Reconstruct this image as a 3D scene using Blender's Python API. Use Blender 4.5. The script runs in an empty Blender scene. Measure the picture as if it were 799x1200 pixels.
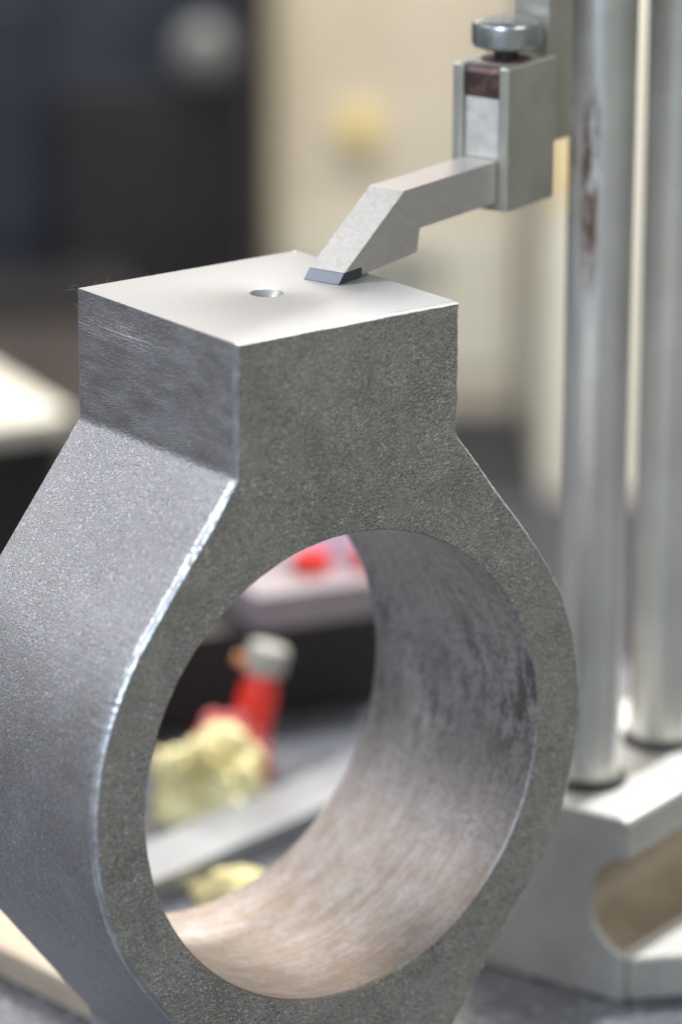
import bpy, bmesh, math, random
from mathutils import Vector, Matrix, noise

random.seed(7)
MM = 0.001
sc = bpy.context.scene
col = sc.collection

# ------------------------------------------------------------------ camera
# (all lengths below are millimetres, turned into metres by MM)
AZ, EL, ROLL = math.radians(37.15), math.radians(17.31), math.radians(0.21)
CAM_DIST, TGT = 720.0, Vector((-1.9, 0, -35.03))
d = Vector((-math.sin(AZ)*math.cos(EL), -math.cos(AZ)*math.cos(EL), math.sin(EL)))
cd = bpy.data.cameras.new('camera')
cam = bpy.data.objects.new('camera', cd); col.objects.link(cam)
rgt = (-d).cross(Vector((0, 0, 1))).normalized(); upv = rgt.cross(-d)
r2 = rgt*math.cos(ROLL)+upv*math.sin(ROLL); u2 = upv*math.cos(ROLL)-rgt*math.sin(ROLL)
cam.matrix_world = Matrix((r2, u2, d)).transposed().to_4x4()
cam.location = (TGT+d*CAM_DIST)*MM
cd.sensor_fit = 'VERTICAL'; cd.sensor_height = 36; cd.lens = 139.85
cd.clip_start = 0.01; cd.clip_end = 50
cd.dof.use_dof = True; cd.dof.focus_distance = 0.733; cd.dof.aperture_fstop = 7.7
cd.dof.aperture_blades = 9
sc.camera = cam

# ------------------------------------------------------------------ world and lamps
w = bpy.data.worlds.new('World'); sc.world = w; w.use_nodes = True
bg = w.node_tree.nodes['Background']
bg.inputs[0].default_value = (0.30, 0.30, 0.275, 1); bg.inputs[1].default_value = 0.65

def area(name, loc, target, sx, sy, power, color):
    l = bpy.data.lights.new(name, 'AREA'); l.shape = 'RECTANGLE'; l.size = sx; l.size_y = sy
    l.energy = power; l.color = color
    o = bpy.data.objects.new(name, l); col.objects.link(o)
    o.location = loc
    o.rotation_euler = (Vector(target)-Vector(loc)).to_track_quat('-Z', 'Y').to_euler()
    return o
area('ceiling_lamp', (-0.62, 0.72, 0.95), (0, 0.03, -0.05), 0.7, 0.7, 11, (0.93, 0.95, 1.0))
area('window_light', (0.95, 1.45, 0.70), (0.03, 0.05, -0.08), 0.9, 0.5, 3.2, (1.0, 0.88, 0.78))
area('side_window_light', (-1.15, -0.66, 0.62), (-0.03, 0.0, -0.08), 0.5, 0.6, 11.5, (0.66, 0.79, 1.0))
area('front_fill', (0.35, -1.25, 1.0), (0.1, 0.2, -0.1), 0.9, 0.9, 8.5, (1.0, 0.95, 0.80))  # added fill to brighten the front faces, no known source
area('right_lamp', (0.97, 0.33, 0.80), (0.0, 0.02, 0.0), 0.10, 0.10, 31, (1.0, 0.98, 0.95))
area('cabinet_fill', (0.40, 0.50, 0.75), (0.68, 0.86, -0.2), 0.35, 0.2, 12, (1.0, 0.94, 0.85))  # added light, brightens the cabinets at the back

sc.view_settings.view_transform = 'Standard'; sc.view_settings.look = 'None'
sc.view_settings.gamma = 1; sc.view_settings.exposure = 0.22
sc.view_settings.use_curve_mapping = False
sc.render.engine = 'CYCLES'

# ------------------------------------------------------------------ materials
def material(name, c1, c2, metallic=0.0, rough=(0.4, 0.6), scale=60, detail=6, bump=0.0, bump_scale=800,
             bump_dist=0.0002, stretch=(1, 1, 1), sheen=0, spec=0.5, extra=None):
    m = bpy.data.materials.new(name); m.use_nodes = True
    nt = m.node_tree; N = nt.nodes; L = nt.links
    p = N['Principled BSDF']
    tc = N.new('ShaderNodeTexCoord'); mp = N.new('ShaderNodeMapping'); mp.inputs['Scale'].default_value = stretch
    L.new(tc.outputs['Object'], mp.inputs[0])
    nz = N.new('ShaderNodeTexNoise'); nz.inputs['Scale'].default_value = scale; nz.inputs['Detail'].default_value = detail
    nz.inputs['Roughness'].default_value = 0.62
    L.new(mp.outputs[0], nz.inputs[0])
    cr = N.new('ShaderNodeValToRGB')
    cr.color_ramp.elements[0].position = 0.32; cr.color_ramp.elements[1].position = 0.68
    cr.color_ramp.elements[0].color = (*c1, 1); cr.color_ramp.elements[1].color = (*c2, 1)
    L.new(nz.outputs[0], cr.inputs[0]); L.new(cr.outputs[0], p.inputs['Base Color'])
    mr = N.new('ShaderNodeMapRange'); mr.inputs['From Min'].default_value = 0.3; mr.inputs['From Max'].default_value = 0.7
    mr.inputs['To Min'].default_value = rough[0]; mr.inputs['To Max'].default_value = rough[1]
    L.new(nz.outputs[0], mr.inputs[0]); L.new(mr.outputs[0], p.inputs['Roughness'])
    p.inputs['Metallic'].default_value = metallic; p.inputs['Specular IOR Level'].default_value = spec
    bn = None
    if bump:
        n2 = N.new('ShaderNodeTexNoise'); n2.inputs['Scale'].default_value = bump_scale; n2.inputs['Detail'].default_value = 3
        L.new(mp.outputs[0], n2.inputs[0])
        bn = N.new('ShaderNodeBump'); bn.inputs['Strength'].default_value = bump; bn.inputs['Distance'].default_value = bump_dist
        L.new(n2.outputs[0], bn.inputs['Height']); L.new(bn.outputs[0], p.inputs['Normal'])
    if extra: extra(nt, N, L, p, mp, cr, bn)
    return m

def mix_color(nt, N, L, p, fac, colour):
    """put colour over whatever feeds Base Color, by fac"""
    src = p.inputs['Base Color'].links[0].from_socket
    mx = N.new('ShaderNodeMix'); mx.data_type = 'RGBA'
    L.new(fac, mx.inputs[0]); L.new(src, mx.inputs[6]); mx.inputs[7].default_value = (*colour, 1)
    L.new(mx.outputs[2], p.inputs['Base Color'])

def ramp(N, L, src, a, b, va=0.0, vb=1.0):
    m = N.new('ShaderNodeMapRange'); m.inputs['From Min'].default_value = a; m.inputs['From Max'].default_value = b
    m.inputs['To Min'].default_value = va; m.inputs['To Max'].default_value = vb
    L.new(src, m.inputs[0]); return m.outputs[0]

def math_node(N, L, op, a, b):
    m = N.new('ShaderNodeMath'); m.operation = op
    for i, x in enumerate((a, b)):
        if isinstance(x, (int, float)): m.inputs[i].default_value = x
        else: L.new(x, m.inputs[i])
    return m.outputs[0]

def front_extra(nt, N, L, p, mp, cr, bn):
    # short bright scratches of the blasted skin, thicker in some places than in others, and a few oily patches
    def fine(scale, dist, off):
        m2 = N.new('ShaderNodeMapping'); m2.inputs['Location'].default_value = (off, off*2, off*3); L.new(mp.outputs[0], m2.inputs[0])
        n = N.new('ShaderNodeTexNoise'); n.inputs['Scale'].default_value = scale; n.inputs['Detail'].default_value = 2
        n.inputs['Distortion'].default_value = dist; L.new(m2.outputs[0], n.inputs[0]); return n.outputs[0]
    dens = ramp(N, L, fine(130, 0.5, 0.3), 0.35, 0.65, 0.6, 1.0)
    a = fine(1500, 2.6, 0.1); b = fine(1900, 1.5, 0.7)
    mix_color(nt, N, L, p, ramp(N, L, fine(38, 1.0, 0.9), 0.56, 0.70, 0, 0.45), (0.09, 0.09, 0.08))
    mix_color(nt, N, L, p, ramp(N, L, b, 0.47, 0.33, 0, 0.75), (0.055, 0.055, 0.048))
    mix_color(nt, N, L, p, math_node(N, L, 'MULTIPLY', dens, ramp(N, L, a, 0.53, 0.66, 0, 0.95)), (0.62, 0.61, 0.565))

def neck_extra(*a): side_extra(*a, k=0.35)
def side_extra(nt, N, L, p, mp, cr, bn, k=1.0):
    # bright grains of the cast skin and two drag marks high on the neck
    v = N.new('ShaderNodeTexVoronoi'); v.inputs['Scale'].default_value = 2600
    L.new(mp.outputs[0], v.inputs[0])
    sep = N.new('ShaderNodeSeparateColor'); L.new(v.outputs['Color'], sep.inputs[0])
    mix_color(nt, N, L, p, ramp(N, L, sep.outputs[0], 0.80, 1.0, 0, 0.45*k), (0.85, 0.85, 0.86))
    mix_color(nt, N, L, p, ramp(N, L, sep.outputs[1], 0.75, 1.0, 0, 0.35*k), (0.10, 0.10, 0.11))
    xyz = N.new('ShaderNodeSeparateXYZ'); tc = mp.inputs[0].links[0].from_socket; L.new(tc, xyz.inputs[0])
    n = N.new('ShaderNodeTexNoise'); n.inputs['Scale'].default_value = 1.0; n.inputs['Detail'].default_value = 4
    m2 = N.new('ShaderNodeMapping'); m2.inputs['Scale'].default_value = (30, 45, 2300); L.new(tc, m2.inputs[0]); L.new(m2.outputs[0], n.inputs[0])
    band = math_node(N, L, 'MULTIPLY', ramp(N, L, xyz.outputs[2], -0.0095, -0.0065), ramp(N, L, xyz.outputs[2], -0.0035, -0.006))
    ydep = ramp(N, L, xyz.outputs[1], 0.018, 0.036)
    h = math_node(N, L, 'MULTIPLY', math_node(N, L, 'MULTIPLY', band, ydep), n.outputs[0])
    b2 = N.new('ShaderNodeBump'); b2.inputs['Strength'].default_value = 0.9; b2.inputs['Distance'].default_value = 0.0006
    L.new(h, b2.inputs['Height']); L.new(bn.outputs[0], b2.inputs['Normal']); L.new(b2.outputs[0], p.inputs['Normal'])

def bore_extra(nt, N, L, p, mp, cr, bn):
    # streaks along the bore's circumference and dark smudges left by the cutter
    tc = mp.inputs[0].links[0].from_socket
    m2 = N.new('ShaderNodeMapping'); m2.inputs['Scale'].default_value = (150, 280, 150); L.new(tc, m2.inputs[0])
    n = N.new('ShaderNodeTexNoise'); n.inputs['Scale'].default_value = 1.0; n.inputs['Detail'].default_value = 5
    n.inputs['Roughness'].default_value = 0.7; L.new(m2.outputs[0], n.inputs[0])
    n3 = N.new('ShaderNodeTexNoise'); n3.inputs['Scale'].default_value = 42; n3.inputs['Detail'].default_value = 3
    L.new(tc, n3.inputs[0])
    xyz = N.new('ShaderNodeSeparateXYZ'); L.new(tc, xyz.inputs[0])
    zone = math_node(N, L, 'MULTIPLY', ramp(N, L, xyz.outputs[2], -0.108, -0.088), ramp(N, L, xyz.outputs[2], -0.058, -0.072))
    patch = math_node(N, L, 'MULTIPLY', zone, ramp(N, L, n3.outputs[0], 0.34, 0.55))
    g2 = N.new('ShaderNodeTexNoise'); g2.inputs['Scale'].default_value = 900; g2.inputs['Detail'].default_value = 3; L.new(tc, g2.inputs[0])
    mix_color(nt, N, L, p, ramp(N, L, g2.outputs[0], 0.52, 0.36, 0, 0.5), (0.14, 0.135, 0.135))
    mix_color(nt, N, L, p, math_node(N, L, 'MULTIPLY', patch, ramp(N, L, n.outputs[0], 0.48, 0.60, 0, 0.8)), (0.09, 0.09, 0.095))
    mix_color(nt, N, L, p, math_node(N, L, 'MULTIPLY', ramp(N, L, xyz.outputs[2], -0.088, -0.118), ramp(N, L, n.outputs[0], 0.66, 0.36, 0.35, .95)), (0.27, 0.21, 0.17))  # brown tint low in the bore, in place of warm light from behind
    m4 = N.new('ShaderNodeMapping'); m4.inputs['Scale'].default_value = (25, 1300, 25); L.new(tc, m4.inputs[0])
    n4 = N.new('ShaderNodeTexNoise'); n4.inputs['Scale'].default_value = 1.0; n4.inputs['Detail'].default_value = 4; L.new(m4.outputs[0], n4.inputs[0])
    mix_color(nt, N, L, p, ramp(N, L, n4.outputs[0], 0.5, 0.36, 0, 0.28), (0.16, 0.15, 0.145))
    mix_color(nt, N, L, p, ramp(N, L, n4.outputs[0], 0.54, 0.68, 0, 0.18), (0.62, 0.60, 0.58))

def top_extra(nt, N, L, p, mp, cr, bn):
    # faint milling lines, stray dark specks
    tc = mp.inputs[0].links[0].from_socket
    v = N.new('ShaderNodeTexVoronoi'); v.inputs['Scale'].default_value = 330; L.new(tc, v.inputs[0])
    sep = N.new('ShaderNodeSeparateColor'); L.new(v.outputs['Color'], sep.inputs[0])
    f = math_node(N, L, 'MULTIPLY', ramp(N, L, v.outputs['Distance'], 0.16, 0.10), ramp(N, L, sep.outputs[0], 0.955, 0.96))
    mix_color(nt, N, L, p, f, (0.10, 0.09, 0.085))

M = {}
M['front'] = material('shaded_blasted_steel', (0.20, 0.198, 0.178), (0.29, 0.287, 0.26), 0.45, (0.5, 0.7), 75, 9, 0.9, 1700, 0.0004, extra=front_extra)  # blasted finish; darker olive tone painted in for the shaded front
M['side'] = material('cast_skin_steel', (0.36, 0.355, 0.37), (0.43, 0.425, 0.44), 0.95, (0.42, 0.52), 70, 6, 0.85, 3800, 0.00024, extra=side_extra)
M['neck'] = material('dark_milled_steel', (0.33, 0.325, 0.34), (0.45, 0.445, 0.46), 0.92, (0.44, 0.56), 300, 8, 0.75, 2600, 0.0003, stretch=(1, 0.35, 1.2), extra=neck_extra)
M['edge'] = material('broken_edge_steel', (0.45, 0.47, 0.50), (0.72, 0.73, 0.76), 0.9, (0.32, 0.5), 120, 6, 0.15, 1800, 0.0002)
M['top'] = material('milled_steel', (0.335, 0.345, 0.36), (0.42, 0.43, 0.445), 0.55, (0.34, 0.46), 30, 5, 0.35, 1.0, 0.00008, stretch=(120, 2600, 100), extra=top_extra)
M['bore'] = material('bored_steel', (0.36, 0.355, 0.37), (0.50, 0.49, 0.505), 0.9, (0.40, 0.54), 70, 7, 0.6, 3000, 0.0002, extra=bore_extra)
M['hole'] = material('countersink_steel', (0.42, 0.43, 0.45), (0.52, 0.53, 0.55), 0.8, (0.34, 0.42), 200, 3)
M['scriber'] = material('ground_tool_steel', (0.52, 0.50, 0.48), (0.62, 0.60, 0.58), 0.5, (0.32, 0.42), 1.2, 7, 0.4, 1.0, 0.00006, stretch=(160, 900, 1500))
M['carbide'] = material('carbide', (0.055, 0.065, 0.08), (0.10, 0.115, 0.135), 0.6, (0.3, 0.42), 200, 4, 0.2, 1500)
M['fiber'] = material('lint', (0.25, 0.23, 0.20), (0.35, 0.32, 0.28), 0, (0.7, 0.8))
M['clamp'] = material('nickel_plate', (0.48, 0.48, 0.42), (0.58, 0.58, 0.52), 0.6, (0.32, 0.42), 70, 6, 0.12, 500, 0.0002)
M['knob'] = material('zinc_plate', (0.42, 0.46, 0.48), (0.64, 0.68, 0.70), 0.9, (0.22, 0.36), 160, 7, 0.2, 600, 0.0002)
def rust_extra(nt, N, L, p, mp, cr, bn):
    tc = mp.inputs[0].links[0].from_socket
    n = N.new('ShaderNodeTexNoise'); n.inputs['Scale'].default_value = 420; n.inputs['Detail'].default_value = 5; L.new(tc, n.inputs[0])
    mix_color(nt, N, L, p, ramp(N, L, n.outputs[0], 0.52, 0.68), (0.22, 0.13, 0.09))
M['shoe'] = material('blued_steel', (0.055, 0.04, 0.045), (0.13, 0.085, 0.085), 0.6, (0.35, 0.55), 180, 6, 0.3, 700, extra=rust_extra)
M['jaw'] = material('worn_jaw_steel', (0.60, 0.58, 0.53), (0.80, 0.78, 0.73), 0.3, (0.4, 0.55), 260, 7, 0.3, 600)
def column_extra(nt, N, L, p, mp, cr, bn):
    # a rust bloom on the near side of the rod, a little below the jaw
    tc = mp.inputs[0].links[0].from_socket
    vm = N.new('ShaderNodeMapping'); vm.inputs['Scale'].default_value = (260, 260, 50); L.new(tc, vm.inputs[0])
    n = N.new('ShaderNodeTexNoise'); n.inputs['Scale'].default_value = 2.2; n.inputs['Detail'].default_value = 6; n.inputs['Roughness'].default_value = 0.7
    L.new(vm.outputs[0], n.inputs[0])
    xyz = N.new('ShaderNodeSeparateXYZ'); L.new(tc, xyz.inputs[0])
    zb = math_node(N, L, 'MULTIPLY', ramp(N, L, xyz.outputs[2], RUST_Z[0], RUST_Z[0]+0.018), ramp(N, L, xyz.outputs[2], RUST_Z[1], RUST_Z[1]-0.012))
    def streak(y, half):
        return ramp(N, L, math_node(N, L, 'ABSOLUTE', math_node(N, L, 'SUBTRACT', xyz.outputs[1], y), 0), half, half*0.35)
    left = ramp(N, L, xyz.outputs[0], 0.0, -0.001)
    thin = math_node(N, L, 'MULTIPLY', streak(0.0030, 0.0013), ramp(N, L, xyz.outputs[2], 0.125, 0.135))
    xb = math_node(N, L, 'MULTIPLY', left, math_node(N, L, 'MAXIMUM', streak(-0.0012, 0.0032), thin))
    f = math_node(N, L, 'MULTIPLY', math_node(N, L, 'MULTIPLY', zb, xb), ramp(N, L, n.outputs[0], 0.36, 0.52))
    mix_color(nt, N, L, p, f, (0.13, 0.075, 0.05))
    for nm, v in (('Roughness', 0.8), ('Metallic', 0.1)):
        s = p.inputs[nm]; mx = N.new('ShaderNodeMix'); L.new(f, mx.inputs[0])
        if s.links: L.new(s.links[0].from_socket, mx.inputs[2])
        else: mx.inputs[2].default_value = s.default_value
        mx.inputs[3].default_value = v; L.new(mx.outputs[0], s)
RUST_Z = (0.100, 0.156)      # above the foot of the rod
M['column'] = material('chromed_rod', (0.72, 0.73, 0.70), (0.82, 0.83, 0.80), 0.85, (0.32, 0.42), 40, 4, extra=column_extra)
M['column_clean'] = material('clean_chromed_rod', (0.72, 0.72, 0.68), (0.82, 0.82, 0.78), 0.85, (0.32, 0.42), 40, 4)
M['base'] = material('ground_cast_iron', (0.36, 0.36, 0.35), (0.48, 0.48, 0.465), 0.45, (0.5, 0.62), 50, 6, 0.15, 400)
M['groove'] = material('warm_lit_casting', (0.24, 0.195, 0.14), (0.38, 0.32, 0.245), 0.4, (0.35, 0.5), 60, 6, 0.3, 300)  # brown colour stands in for warm light reflected in the groove
M['rubber'] = material('black_rubber', (0.015, 0.016, 0.02), (0.03, 0.03, 0.035), 0, (0.4, 0.6))
def plate_extra(nt, N, L, p, mp, cr, bn):
    n = N.new('ShaderNodeTexNoise'); n.inputs['Scale'].default_value = 420; n.inputs['Detail'].default_value = 4; L.new(mp.outputs[0], n.inputs[0])
    mix_color(nt, N, L, p, ramp(N, L, n.outputs[0], 0.55, 0.68, 0, 0.7), (0.28, 0.285, 0.30))
    mix_color(nt, N, L, p, ramp(N, L, n.outputs[0], 0.42, 0.30, 0, 0.8), (0.03, 0.03, 0.035))
M['plate'] = material('granite', (0.035, 0.040, 0.052), (0.10, 0.107, 0.125), 0, (0.28, 0.42), 60, 6, extra=plate_extra)
M['bench'] = material('dark_bench_mat', (0.010, 0.011, 0.015), (0.026, 0.027, 0.036), 0, (0.5, 0.7), 12, 5)
M['bar'] = material('bright_flat_bar', (0.23, 0.24, 0.26), (0.29, 0.30, 0.32), 0.6, (0.35, 0.45), 40, 4)
M['cloth'] = material('yellow_cotton', (0.42, 0.33, 0.10), (0.82, 0.78, 0.50), 0, (0.8, 0.95), 48, 6, 0.5, 500, 0.0005)
M['red'] = material('red_plastic', (0.60, 0.02, 0.012), (0.72, 0.035, 0.02), 0, (0.3, 0.45), 50, 3)
M['orange'] = material('orange_plastic', (0.55, 0.20, 0.06), (0.62, 0.25, 0.08), 0, (0.4, 0.5), 50, 3)
M['pink'] = material('washed_red_cotton', (0.62, 0.08, 0.09), (0.72, 0.22, 0.22), 0, (0.8, 0.9), 60, 4)
M['white_pl'] = material('white_plastic', (0.30, 0.29, 0.27), (0.40, 0.39, 0.37), 0, (0.35, 0.5), 50, 3)
M['lilac_pl'] = material('pale_lilac_plastic', (0.66, 0.62, 0.80), (0.74, 0.70, 0.86), 0, (0.35, 0.5), 50, 3)
M['slab'] = material('pinkish_grey_paint', (0.21, 0.18, 0.195), (0.26, 0.225, 0.24), 0, (0.35, 0.5), 50, 3)
M['dark'] = material('black_paint', (0.006, 0.0055, 0.006), (0.014, 0.012, 0.012), 0, (0.45, 0.6), 14, 4)
M['navy'] = material('navy_paint', (0.007, 0.008, 0.013), (0.018, 0.021, 0.034), 0, (0.4, 0.55), 10, 4)
M['cream'] = material('cream_enamel', (0.60, 0.53, 0.41), (0.70, 0.63, 0.51), 0, (0.35, 0.5), 9, 4)
M['cream2'] = material('pale_cream_enamel', (0.64, 0.61, 0.50), (0.72, 0.69, 0.58), 0, (0.35, 0.5), 9, 4)
M['yellow'] = material('yellow_enamel', (0.80, 0.50, 0.03), (0.85, 0.56, 0.05), 0, (0.35, 0.5), 20, 3)
M['pale_yellow'] = material('pale_yellow_enamel', (0.80, 0.62, 0.22), (0.86, 0.70, 0.30), 0, (0.35, 0.5), 20, 3)
M['grey'] = material('grey_enamel', (0.11, 0.115, 0.11), (0.15, 0.155, 0.15), 0, (0.3, 0.5), 20, 3)
M['brown'] = material('brown_plastic', (0.075, 0.062, 0.055), (0.12, 0.10, 0.09), 0, (0.4, 0.6), 20, 4)
M['wood'] = material('pale_wood', (0.32, 0.26, 0.19), (0.43, 0.36, 0.28), 0, (0.5, 0.7), 1.0, 5, stretch=(60, 500, 500))
M['card'] = material('cream_board', (0.46, 0.44, 0.38), (0.54, 0.515, 0.45), 0, (0.5, 0.7), 30, 3)

# ------------------------------------------------------------------ helpers
def link(name, me, mat=None, parent=None, loc=None, rotz=None):
    if mat is not None: me.materials.append(mat)
    o = bpy.data.objects.new(name, me); col.objects.link(o)
    if parent is not None: o.parent = parent
    if loc is not None: o.location = Vector(loc)*MM
    if rotz is not None: o.rotation_euler = (0, 0, rotz)
    if len(me.polygons) < 3000:
        wn = o.modifiers.new('weighted_normals', 'WEIGHTED_NORMAL'); wn.keep_sharp = True
    return o

def finish(bm, angle=35):
    bmesh.ops.recalc_face_normals(bm, faces=bm.faces)
    bmesh.ops.scale(bm, vec=(MM,)*3, verts=bm.verts)
    me = bpy.data.meshes.new('mesh'); bm.to_mesh(me); bm.free()
    for p in me.polygons: p.use_smooth = True
    me.set_sharp_from_angle(angle=math.radians(angle))
    return me

def box_bm(x0, x1, y0, y1, z0, z1, bev=0.3, seg=2, bm=None):
    own = bm is None
    if own: bm = bmesh.new()
    vs = [bm.verts.new((x, y, z)) for x in (x0, x1) for y in (y0, y1) for z in (z0, z1)]
    fs = [(0, 1, 3, 2), (4, 6, 7, 5), (0, 4, 5, 1), (2, 3, 7, 6), (0, 2, 6, 4), (1, 5, 7, 3)]
    faces = [bm.faces.new([vs[i] for i in f]) for f in fs]
    if bev:
        es = list({e for f in faces for e in f.edges})
        bmesh.ops.bevel(bm, geom=es, offset=bev, segments=seg, profile=0.5, affect='EDGES')
    return bm

def box(*a, **k): return finish(box_bm(*a, **k))

def prism(pts, axis, a, b, bev=0.25, seg=2):
    """closed 2D outline extruded from a to b; axis 1: outline in (x,z); axis 0: outline in (y,z); axis 2: (x,y)"""
    bm = bmesh.new()
    def P(p, t): return {0: (t, p[0], p[1]), 1: (p[0], t, p[1]), 2: (p[0], p[1], t)}[axis]
    A = [bm.verts.new(P(p, a)) for p in pts]; B = [bm.verts.new(P(p, b)) for p in pts]
    n = len(pts)
    bm.faces.new(A); bm.faces.new(B[::-1])
    for i in range(n): bm.faces.new((A[i], B[i], B[(i+1) % n], A[(i+1) % n]))
    bmesh.ops.recalc_face_normals(bm, faces=bm.faces)
    if bev:
        es = [e for e in bm.edges if len(e.link_faces) == 2 and e.calc_face_angle(0) > math.radians(25)]
        bmesh.ops.bevel(bm, geom=es, offset=bev, segments=seg, profile=0.5, affect='EDGES', clamp_overlap=True)
    return finish(bm)

def lathe(prof, n=64, knurl=None):
    """prof: (radius, z) list from bottom to top, closed on the axis"""
    bm = bmesh.new(); rings = []
    for r, z in prof:
        if r < 1e-6: rings.append([bm.verts.new((0, 0, z))]); continue
        rings.append([bm.verts.new((r*math.cos(2*math.pi*i/n), r*math.sin(2*math.pi*i/n), z)) for i in range(n)])
    for A, B in zip(rings, rings[1:]):
        for i in range(n):
            j = (i+1) % n
            if len(A) == 1: bm.faces.new((A[0], B[i], B[j]))
            elif len(B) == 1: bm.faces.new((A[i], A[j], B[0]))
            else: bm.faces.new((A[i], A[j], B[j], B[i]))
    return finish(bm)

def tube(pts, r, n=6):
    bm = bmesh.new(); rings = []
    for k, p in enumerate(pts):
        p = Vector(p); t = Vector(pts[min(k+1, len(pts)-1)])-Vector(pts[max(k-1, 0)]); t.normalize()
        a = t.orthogonal().normalized(); b = t.cross(a)
        rings.append([bm.verts.new(p+(a*math.cos(2*math.pi*i/n)+b*math.sin(2*math.pi*i/n))*r) for i in range(n)])
    for A, B in zip(rings, rings[1:]):
        for i in range(n): bm.faces.new((A[i], A[(i+1) % n], B[(i+1) % n], B[i]))
    bm.faces.new(rings[0]); bm.faces.new(rings[-1][::-1])
    return finish(bm, 80)

def thing(name, label, cat, loc=(0, 0, 0), rotz=0, group=None):
    o = bpy.data.objects.new(name, None); col.objects.link(o)
    o.location = Vector(loc)*MM; o.rotation_euler = (0, 0, rotz); o.empty_display_size = 0.02
    o['label'] = label; o['category'] = cat
    if group: o['group'] = group
    return o

def tag(o, label, cat, group=None):
    o['label'] = label; o['category'] = cat
    if group: o['group'] = group
    return o

# bench frame: r to the right across the bench, g away along it
FW = Vector((math.sin(AZ), math.cos(AZ), 0)); RT = Vector((math.cos(AZ), -math.sin(AZ), 0))
def bench(r, g, z): return Vector((TGT.x, 0, 0))+RT*r+FW*g+Vector((0, 0, z))
BENCH_ROT = -AZ
PLATE = -169.6                       # top of the surface plate; the housing's milled pad is z = 0

# ------------------------------------------------------------------ setting
o = link('surface_plate', box(-520, 420, -420, 300, -160, 0, bev=2), M['plate'], loc=bench(0, 0, PLATE), rotz=BENCH_ROT)
o['kind'] = 'structure'
o = link('bench_top', box(-2200, 2200, -700, 2600, -30, 0, bev=2), M['bench'], loc=bench(0, 0, PLATE-160), rotz=BENCH_ROT)
o['kind'] = 'structure'

# ------------------------------------------------------------------ bearing housing
W2, D, H, R, ZC, RO = 25.0, 50.6, 24.76, 45.2, -84.83, 56.5
def outline():
    """outer outline of the housing as a dense list of (x,z) about the bore centre, clockwise from the top middle, and a flag for edges that stay crisp"""
    zt, zn = -ZC, -H-ZC            # pad and neck foot above the bore centre
    Ld = math.hypot(W2, zn); a = math.atan2(zn, W2)-math.acos(RO/Ld)   # direction of the tangent point
    T = Vector((RO*math.cos(a), RO*math.sin(a))); Nf = Vector((W2, zn))
    f = 0.9
    dirv = (T-Nf).normalized()
    p0 = Nf+Vector((0, f)); p1 = Nf+dirv*f
    q = []
    def seg(A, B, step=0.3, tagv=0):
        n = max(1, int((B-A).length/step))
        for i in range(n): q.append((A.lerp(B, i/n), tagv))
    seg(Vector((0, zt)), Vector((W2, zt)), 0.8, 1)
    seg(Vector((W2, zt)), p0)
    for i in range(8):
        t = i/8; q.append(((1-t)**2*p0+2*t*(1-t)*Nf+t*t*p1, 0))
    seg(p1, T)
    n = int(RO*a/0.3)
    for i in range(n):
        b = a*(1-i/n); q.append((Vector((RO*math.cos(b), RO*math.sin(b))), 0))
    half = q
    full = [(Vector((RO, 0)), 0)]
    quarter = half                                   # top middle -> right
    low = [(Vector((p.x, -p.y)), t) for p, t in half[::-1]]   # right -> bottom middle
    right = quarter+[(Vector((RO, 0)), 0)]+low
    left = [(Vector((-p.x, p.y)), t) for p, t in right[::-1]]
    return right[:-1]+left[:-1]
OUT = outline()
bm = bmesh.new()
n = len(OUT)
# outward normals of the outline
nor = []
for i in range(n):
    t = OUT[(i+1) % n][0]-OUT[i-1][0]; t.normalize(); nor.append(Vector((-t.y, t.x)))
if nor[n//8].dot(OUT[n//8][0]) < 0: nor = [-v for v in nor]
def jit(p, s, k, amp): return noise.noise(Vector((p[0]*s, p[1]*s, k)))*amp
CH = 0.62                                            # broken edge
def outer_pt(i, y, inset, amp):
    p, crisp = OUT[i]
    nv = nor[i]
    corner = abs(abs(p.x)-W2) < 0.05 and abs(abs(p.y)+ZC) < 0.05
    if corner: nv = Vector((math.copysign(1, p.x), math.copysign(1, p.y)))
    top = abs(abs(p.y)+ZC) < 0.05 and not corner
    if top: nv = Vector((0, math.copysign(1, p.y)))
    e = inset
    if top or corner: e = inset*0.35; amp = amp*0.25
    else:
        t = min(1, max(0, (abs(p.y)-(-H-ZC-9))/14))    # the neck's corners are only lightly broken
        e = inset*(1-0.5*t)
    vary = 1+0.5*noise.noise(Vector((p.x*0.09, p.y*0.09, 4.2)))
    e *= vary
    e += jit(p, 0.35, y, amp)+jit(p, 0.9, y, amp*0.6)+jit(p, 2.6, y+9, amp*0.2)
    if corner: return (p.x-nv.x*inset*0.5*vary, y, p.y-nv.y*inset*0.35*vary+ZC)
    return (p.x-nv.x*e, y, p.y-nv.y*e+ZC)
def ring_outer(y, inset, amp, yj=0):
    return [bm.verts.new(outer_pt(i, y+(jit(OUT[i][0], 1.3, 3.3, yj) if yj and not OUT[i][1] else 0), inset, amp)) for i in range(n)]
def ring_bore(y, grow, amp):
    vs = []
    for i in range(n):
        p = OUT[i][0]; a = math.atan2(p.y, p.x); r = R+grow
        r += noise.noise(Vector((math.cos(a)*70, math.sin(a)*70, y)))*amp
        vs.append(bm.verts.new((r*math.cos(a), y, r*math.sin(a)+ZC)))
    return vs
def lerp_ring(A, B, t, y):
    return [bm.verts.new((a.co.x*(1-t)+b.co.x*t, y, a.co.z*(1-t)+b.co.z*t)) for a, b in zip(A, B)]
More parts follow.
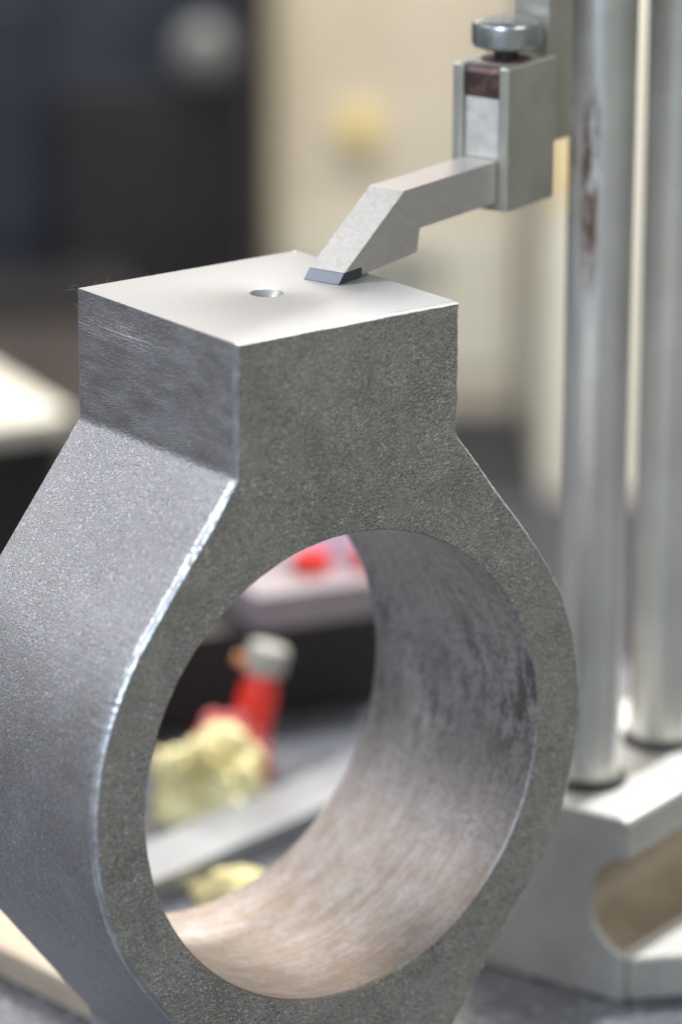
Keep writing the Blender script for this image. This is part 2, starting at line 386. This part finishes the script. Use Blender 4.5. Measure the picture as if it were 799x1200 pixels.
def strip(A, B, mi, skip=None):
    for i in range(n):
        j = (i+1) % n
        if skip and skip(i): continue
        f = bm.faces.new((A[i], A[j], B[j], B[i])); f.material_index = 4 if mi == 2 and is_top(i) else 6 if mi == 1 and min(abs(OUT[i][0].y), abs(OUT[j][0].y)) > -H-ZC-0.2 else mi
is_top = lambda i: OUT[i][1] == 1 and OUT[(i+1) % n][0].y > 0 and OUT[i][0].y > 0 and abs(OUT[i][0].y+ZC) < .05 and abs(OUT[(i+1) % n][0].y+ZC) < .05
def is_top(i):
    a, b = OUT[i][0], OUT[(i+1) % n][0]
    return abs(a.y+ZC) < .05 and abs(b.y+ZC) < .05
F_out = ring_outer(0, 0.75, 0.18); E1 = ring_outer(0.42, 0.33, 0.09, 0.15); E2 = ring_outer(1.35, 0.07, 0.09, 0.5); S0 = ring_outer(3.2, 0.0, 0.05, 0.9)
B_in = ring_bore(0, 0.30, 0.10); B0 = ring_bore(0.35, 0.0, 0.05)
mid = lerp_ring(F_out, B_in, 0.5, 0)
strip(F_out, mid, 0); strip(mid, B_in, 0)
strip(E1, F_out, 2); strip(E2, E1, 2); strip(S0, E2, 1, is_top)
prev = S0
for yy in (8, 20, 34, D-CH):
    cur = ring_outer(yy, 0.0, 0.03); strip(prev, cur, 1, is_top); prev = cur
Bk = ring_outer(D, CH, 0.12); strip(prev, Bk, 2)
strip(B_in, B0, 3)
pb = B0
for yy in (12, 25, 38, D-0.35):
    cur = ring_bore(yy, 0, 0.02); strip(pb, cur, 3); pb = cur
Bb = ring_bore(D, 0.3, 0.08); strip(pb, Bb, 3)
strip(Bk, Bb, 0)
# milled pad with its countersunk hole, and the plain pad underneath
cx, cy, hr = 1.0, 26.6, 3.0
x0, x1, y0, y1 = -W2, W2, 1.35, D-CH
angs = sorted([2*math.pi*i/120 for i in range(120)]+[math.atan2(yy-cy, xx-cx) % (2*math.pi) for xx in (x0, x1) for yy in (y0, y1)])
def rect_hit(a):
    c, s = math.cos(a), math.sin(a); t = 1e9
    if c > 1e-9: t = min(t, (x1-cx)/c)
    if c < -1e-9: t = min(t, (x0-cx)/c)
    if s > 1e-9: t = min(t, (y1-cy)/s)
    if s < -1e-9: t = min(t, (y0-cy)/s)
    return cx+c*t, cy+s*t
prof = [(None, 0, 4), (hr+0.35, 0, 4), (hr, -0.12, 5), (hr-1.3, -1.5, 5), (hr-2.0, -1.9, 5), (0.2, -2.4, 5)]
rings = []
for r, z, mi in prof:
    if r is None: rings.append([bm.verts.new((*rect_hit(a), 0)) for a in angs])
    else: rings.append([bm.verts.new((cx+r*math.cos(a), cy+r*math.sin(a), z)) for a in angs])
for (A, B, pr) in zip(rings, rings[1:], prof[1:]):
    for i in range(len(angs)):
        j = (i+1) % len(angs)
        f = bm.faces.new((A[i], A[j], B[j], B[i])); f.material_index = pr[2]
f = bm.faces.new(rings[-1]); f.material_index = 5
zl = 2*ZC
f = bm.faces.new([bm.verts.new(v) for v in ((x0, y0, zl), (x1, y0, zl), (x1, y1, zl), (x0, y1, zl))]); f.material_index = 1
bmesh.ops.remove_doubles(bm, verts=bm.verts, dist=0.0005)
me = finish(bm, 28)
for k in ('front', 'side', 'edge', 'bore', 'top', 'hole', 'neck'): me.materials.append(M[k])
housing = thing('bearing_housing', 'grey cast steel bearing housing with round bore and milled flat top pad', 'machine part', (0, 0, 0))
link('body', me, None, housing)
# lint caught on the sharp corners of the pad
def fiber(start, length, wob, seed, parent, r=0.03):
    rnd = random.Random(seed); p = Vector(start); dirv = Vector((rnd.uniform(-1, .3), rnd.uniform(-.3, 1), rnd.uniform(-.1, .9))).normalized()
    pts = [p.copy()]
    for k in range(12):
        dirv = (dirv+Vector((rnd.uniform(-1, 1), rnd.uniform(-1, 1), rnd.uniform(-1, .9)))*wob).normalized()
        p = p+dirv*length/12; pts.append(p.copy())
    return link('lint_fiber', tube(pts, r, 5), M['fiber'], parent)
for k, (s, ln) in enumerate([((-25, 49.6, 0.02), 4.5), ((-25, 50.3, -0.6), 5), ((-24.9, 48, -0.9), 4), ((-18, 50.3, -.05), 3.5), ((-21, 50.4, -.05), 2.2),
                             ((-25.1, 50.2, -3), 2.5), ((-9, 50.3, -.05), 1.6), ((40.5, 0.1, -38.8), 2.4), ((52, 0.1, -60.5), 2)]):
    fiber(s, ln*0.6, 0.8, 11+k, housing, 0.02)
# raised burr at the far corner of the pad
link('burr', lathe([(0, -.4), (.7, -.2), (.9, .08), (.6, .2), (0, .26)], 12), M['top'], housing, loc=(24.2, 49.4, -0.05))

# ------------------------------------------------------------------ height gauge
TH = math.radians(18)
gauge = thing('height_gauge', 'double column height gauge with steel scriber resting on the housing pad', 'height gauge', (15.3, 23.3, 0), TH)
# scriber: side outline in (u,z)
sv0, sv1 = 0.0, 8.0
prof = [(1.55, 1.9), (20.9, 14.0), (68, 14.0), (68, 5.7), (26.4, 5.7), (25.8, 1.15), (7.4, 0.55), (7.4, 2.0)]
scr = link('scriber', prism([(1.55, 1.95), (21.2, 14.0), (68, 14.0), (68, 5.7), (26.6, 5.7), (25.6, 1.3), (7.4, 0.5), (7.4, 1.95)], 1, sv0, sv1, 0.14), M['scriber'], gauge)
link('carbide_tip', prism([(-0.35, 0.06), (-0.1, 0.0), (7.2, 0.15), (7.2, 1.93), (1.5, 1.93)], 1, sv0+.05, sv1-.05, 0.10), M['carbide'], scr)
o = fiber((25.8, 0.0, 2.0), 6, 0.45, 5, scr, 0.022)
# clamp: U-shaped box with a through slot
c0, c1, cz0, cz1, cv0, cv1 = 53.2, 70.9, 3.9, 32.4, -2.4, 10.6
clamp = link('scriber_clamp', box(c0, c1, cv0, -0.12, cz0, cz1, bev=0.5, seg=3), M['clamp'], gauge)
link('clamp_wall', box(c0, c1, 8.15, cv1, cz0, cz1, bev=0.5, seg=3), M['clamp'], clamp)
link('clamp_bottom', box(c0+.4, c1-.4, -0.12, 8.15, cz0+.05, 5.6, bev=0), M['clamp'], clamp)
link('clamp_roof', box(c0+3.2, c1-.4, -0.12, 8.15, 28.6, cz1-.06, bev=0), M['clamp'], clamp)
link('pressure_shoe', prism([(c0+.5, 26.2), (c1-1, 26.2), (c1-1, 28.5), (c0+3.0, 28.5), (c0+3.0, 32.0), (c0+1.6, 32.0), (c0+.5, 31.0)], 1, 0.22, 7.8, 0.25), M['shoe'], clamp)
# thumb screw
kz = cz1
knob = link('thumb_screw', lathe([(0, 2.2), (5.4, 2.2), (6.2, 2.5), (6.75, 3.1), (6.8, 6.6), (6.45, 7.3), (5.4, 7.7), (4.6, 7.75), (0, 7.75)], 96), M['knob'], clamp, loc=(62.4, 4.1, kz))
link('screw_shank', lathe([(0, -5), (2.4, -5), (2.4, 2.3), (0, 2.3)], 32), M['shoe'], knob)
link('screw_washer', lathe([(0, -0.2), (4.9, -0.2), (5.0, 0.05), (4.6, 0.4), (0, 0.4)], 48), M['shoe'], knob)
# jaw and the stem that carries it
link('jaw', box(53.9, 71.2, 0.25, 7.9, 14.1, 26.0, bev=0.2), M['jaw'], gauge)
link('jaw_stem', box(71.3, 80.6, 0.0, 8.3, 14.2, 62, bev=0.4), M['clamp'], gauge)
link('slider', box(62, 136, -8.5, 45, 62, 112, bev=2, seg=3), M['base'], gauge)  # unseen; far side extended to shade the back of the pad
# base with a finger groove along its near side: outline in (v,z) about the plate
b0, b1, zt, zb = 79.0, 172.0, -128.0, PLATE
gp = []
gc, gr = (-20.6, -147.9), 11.0
yv = -18.2
a0 = math.acos((yv-gc[0])/gr)
for i in range(25):
    a = -a0+2*a0*i/24
    gp.append((gc[0]+gr*math.cos(a), gc[1]+gr*math.sin(a)))
outl = [(yv, zb+0.02)]+gp+[(yv, zt-1.2), (yv+1.2, zt), (20, zt), (22, zt-2), (22, zb+0.02)]
base = link('base', prism(outl, 0, b0, b1, 0.9, 3), M['base'], gauge)
base.data.materials.append(M['groove'])
for pgn in base.data.polygons:
    v_, z_ = pgn.center.y/MM-gc[0], pgn.center.z/MM-gc[1]
    if abs(pgn.normal.x) < 0.1 and math.hypot(v_, z_) < gr+0.06 and v_ > 2.6: pgn.material_index = 1
link('foot', prism([(79.4, -18.3), (103, -41), (168, -41), (171.5, -37), (171.5, -18.3)], 2, PLATE+0.02, -159.2, 1.3, 3), M['base'], base)
for u, v in ((94.3, 1.0), (124.2, 0.6)):
    rod = lathe([(0, 0.05), (6.8, 0.05), (6.8, 290), (6.4, 291), (0, 291)], 72)
    c = link('column', rod, M['column'] if u < 100 else M['column_clean'], gauge, loc=(u, v, zt))
    link('collar', lathe([(6.9, 0.0), (8.3, 0.0), (8.5, 0.8), (8.0, 1.7), (6.9, 1.9)], 64), M['rubber'], c)
link('top_bridge', box(84, 135, -9, 11, 163.5, 178, bev=1.5), M['base'], gauge)

# ------------------------------------------------------------------ things lying behind the housing
ang = math.atan2(0.771, 0.636)
bar = link('flat_bar', box(0, 165, -8.5, 8.5, 0.02, 6.5, bev=0.4), M['bar'], loc=bench(-58, 127.5, PLATE), rotz=BENCH_ROT+ang)
tag(bar, 'bright flat steel bar lying on the plate, seen through the bore', 'metal bar')
blk = link('wooden_strip', box(0, 58, 0, 13, 0.02, 6.6, bev=0.5), M['wood'], loc=bench(-89, 115, PLATE), rotz=BENCH_ROT+math.atan2(-0.74, 0.67))
tag(blk, 'short cream strip lying on the plate behind the left foot of the housing', 'strip')

def rag(name, r, g, rx, ry, hz, seed, mat, label, cat, parent=None):
    bm = bmesh.new(); bmesh.ops.create_icosphere(bm, subdivisions=5, radius=1)
    for v in bm.verts:
        c = v.co.copy()
        q = c+0.35*noise.noise_vector(c*1.5+Vector((seed, 1, 2)))
        k = 0.86+0.34*noise.noise(c*1.5+Vector((seed, 0, 0)))+0.42*(0.5-abs(noise.noise(q*2.6+Vector((0, seed, 0)))))+0.20*(0.4-abs(noise.noise(q*5.5)))+0.05*noise.noise(c*12)
        z = c.z*k
        v.co = (c.x*k*rx, c.y*k*ry, (max(z, -0.35)+0.35)*hz)
    o = link(name, finish(bm, 80), mat, parent, loc=bench(r, g, PLATE+.02), rotz=BENCH_ROT)
    if label: tag(o, label, cat)
    return o
rag('rag', -31, 194, 14, 13, 13.5, 3, M['cloth'], 'crumpled pale yellow rag heaped behind the flat steel bar', 'rag')
rag('rag', -23, 140, 9, 6, 4.5, 8, M['cloth'], 'small flat scrap of pale yellow rag in front of the steel bar', 'rag')
rag('red_cloth', -27, 214, 9, 6, 12, 5, M['pink'], 'red cloth bunched up behind the yellow rag', 'cloth')
bottle = thing('bottle', 'red squeeze bottle with white cap leaning beside the yellow rag', 'bottle', bench(-24.5, 218, PLATE), BENCH_ROT)
bottle.rotation_euler = (math.radians(-6), math.radians(13), BENCH_ROT)
link('bottle_body', lathe([(0, 0.1), (4.0, 0.1), (4.7, 1), (4.8, 15), (4.4, 22), (3.6, 24.5), (3.2, 26), (0, 26)], 40), M['red'], bottle)
link('cap', lathe([(0, 25.8), (4.7, 25.8), (5.0, 26.4), (4.9, 29), (5.3, 31), (4.6, 32.6), (0, 33.4)], 40), M['white_pl'], bottle)
nz = link('nozzle', lathe([(0, 0), (1.5, 0), (1.2, 4.5), (0, 4.7)], 20), M['orange'], bottle, loc=(-3, -1, 27.5)); nz.rotation_euler = (0, math.radians(-80), 0)

# low black plinth with a painted slab on it
pl = thing('plinth', 'low black plinth carrying a pinkish grey slab, seen through the bore', 'plinth', bench(-21.0, 250, PLATE), BENCH_ROT+math.radians(24))
link('block', box(-60, 44, 4, 36, 0.05, 25.0, bev=1), M['dark'], pl)
link('slab', box(0, 48, 0, 50, 25.05, 34.5, bev=0.8), M['slab'], pl)
slab_top = PLATE+34.5
def on_slab(x, y):
    a = BENCH_ROT+math.radians(24); b = bench(-21.0, 250, slab_top)
    return b+Vector((math.cos(a)*x-math.sin(a)*y, math.sin(a)*x+math.cos(a)*y, 0.02))
for (x, y, r_, h_, lab) in ((21, 14, 4.8, 5.5, 'red round cap on the slab, left of the lilac cup'), (36, 12, 4.0, 6, 'red round cap on the slab, beside the bore wall')):
    o = link('round_cap', lathe([(0, 0), (r_, 0), (r_*1.02, h_*.6), (r_*.8, h_*.92), (0, h_)], 36), M['red'], loc=on_slab(x, y))
    tag(o, lab, 'cap', 'red caps on the slab')
o = link('cup', lathe([(0, 0), (7.0, 0), (7.6, 15), (7.2, 15.4), (6.6, 15), (6.2, 1.5), (0, 1.4)], 40), M['lilac_pl'], loc=on_slab(31, 25))
tag(o, 'pale lilac cup standing on the grey slab', 'cup')

# dark box with cream board on it, behind the housing on the left
cb = thing('storage_box', 'dark box with a cream lid behind the housing on the left', 'box', bench(-134, 610, PLATE-160), BENCH_ROT+math.radians(-62))
link('box_body', box(-60, 45, -46, 24, 0.05, 140, bev=1.5), M['dark'], cb)
link('lid', box(-62, 47, -48, 26, 140.05, 148, bev=1.2), M['card'], cb)

# machines at the back of the bench
cab = thing('machine_cabinet', 'cream enamelled machine cabinet with a round yellow knob at the back', 'machine', bench(-34, 1100, PLATE-160), BENCH_ROT)
link('cabinet_body', box(0, 118, 0, 300, 0.05, 420, bev=4, seg=3), M['cream'], cab)
k = link('knob', lathe([(0, 0), (9, 0), (9.5, 3), (8, 8), (0, 9)], 40), M['pale_yellow'], cab, loc=(41.5, -0.05, 136)); k.rotation_euler = (math.radians(90), 0, 0)
link('drawer_front', box(6, 112, -3, -0.05, 20, 92, bev=1.5), M['cream2'], cab)
link('drawer_handle', box(40, 78, -9, -3.05, 70, 76, bev=1.5), M['grey'], cab)
cab2 = thing('machine_cabinet', 'pale cream machine cabinet with a yellow strip, behind the gauge columns', 'machine', bench(73, 960, PLATE-160), BENCH_ROT)
link('cabinet_body', box(14, 170, 0, 110, 0.05, 420, bev=4, seg=3), M['cream2'], cab2)
link('strip', box(14.5, 20, -1.5, -0.05, 134, 162, bev=0.3), M['yellow'], cab2)
dk = thing('dark_machine', 'black and navy machine with a grey handwheel at the back left', 'machine', bench(-38, 1000, PLATE-160), BENCH_ROT)
link('machine_body', box(-400, 0, 20, 300, 0.05, 420, bev=5, seg=3), M['navy'], dk)
link('machine_door', box(-84, -8, 10, 20, 10, 172, bev=2), M['dark'], dk)
h = link('handwheel', lathe([(0, 0), (11, 0), (13.5, 2), (13.5, 6), (10, 9), (5, 10), (0, 10)], 48), M['grey'], dk, loc=(-21.5, 9, 188)); h.rotation_euler = (math.radians(90), 0, 0)
link('machine_panel', box(-150, -96, 8, 20, 40, 210, bev=2), M['navy'], dk)
br = thing('parts_bin', 'brown parts bin standing in front of the dark machine at the left', 'bin', bench(-125, 930, PLATE-160), BENCH_ROT+0.25)
link('bin_body', prism([(-30, 0.05), (34, 0.05), (40, 92), (-36, 92)], 1, 0, 55, 2), M['brown'], br)
link('bin_rim', box(-38, 42, -2, 57, 92.05, 98, bev=1.5), M['dark'], br)
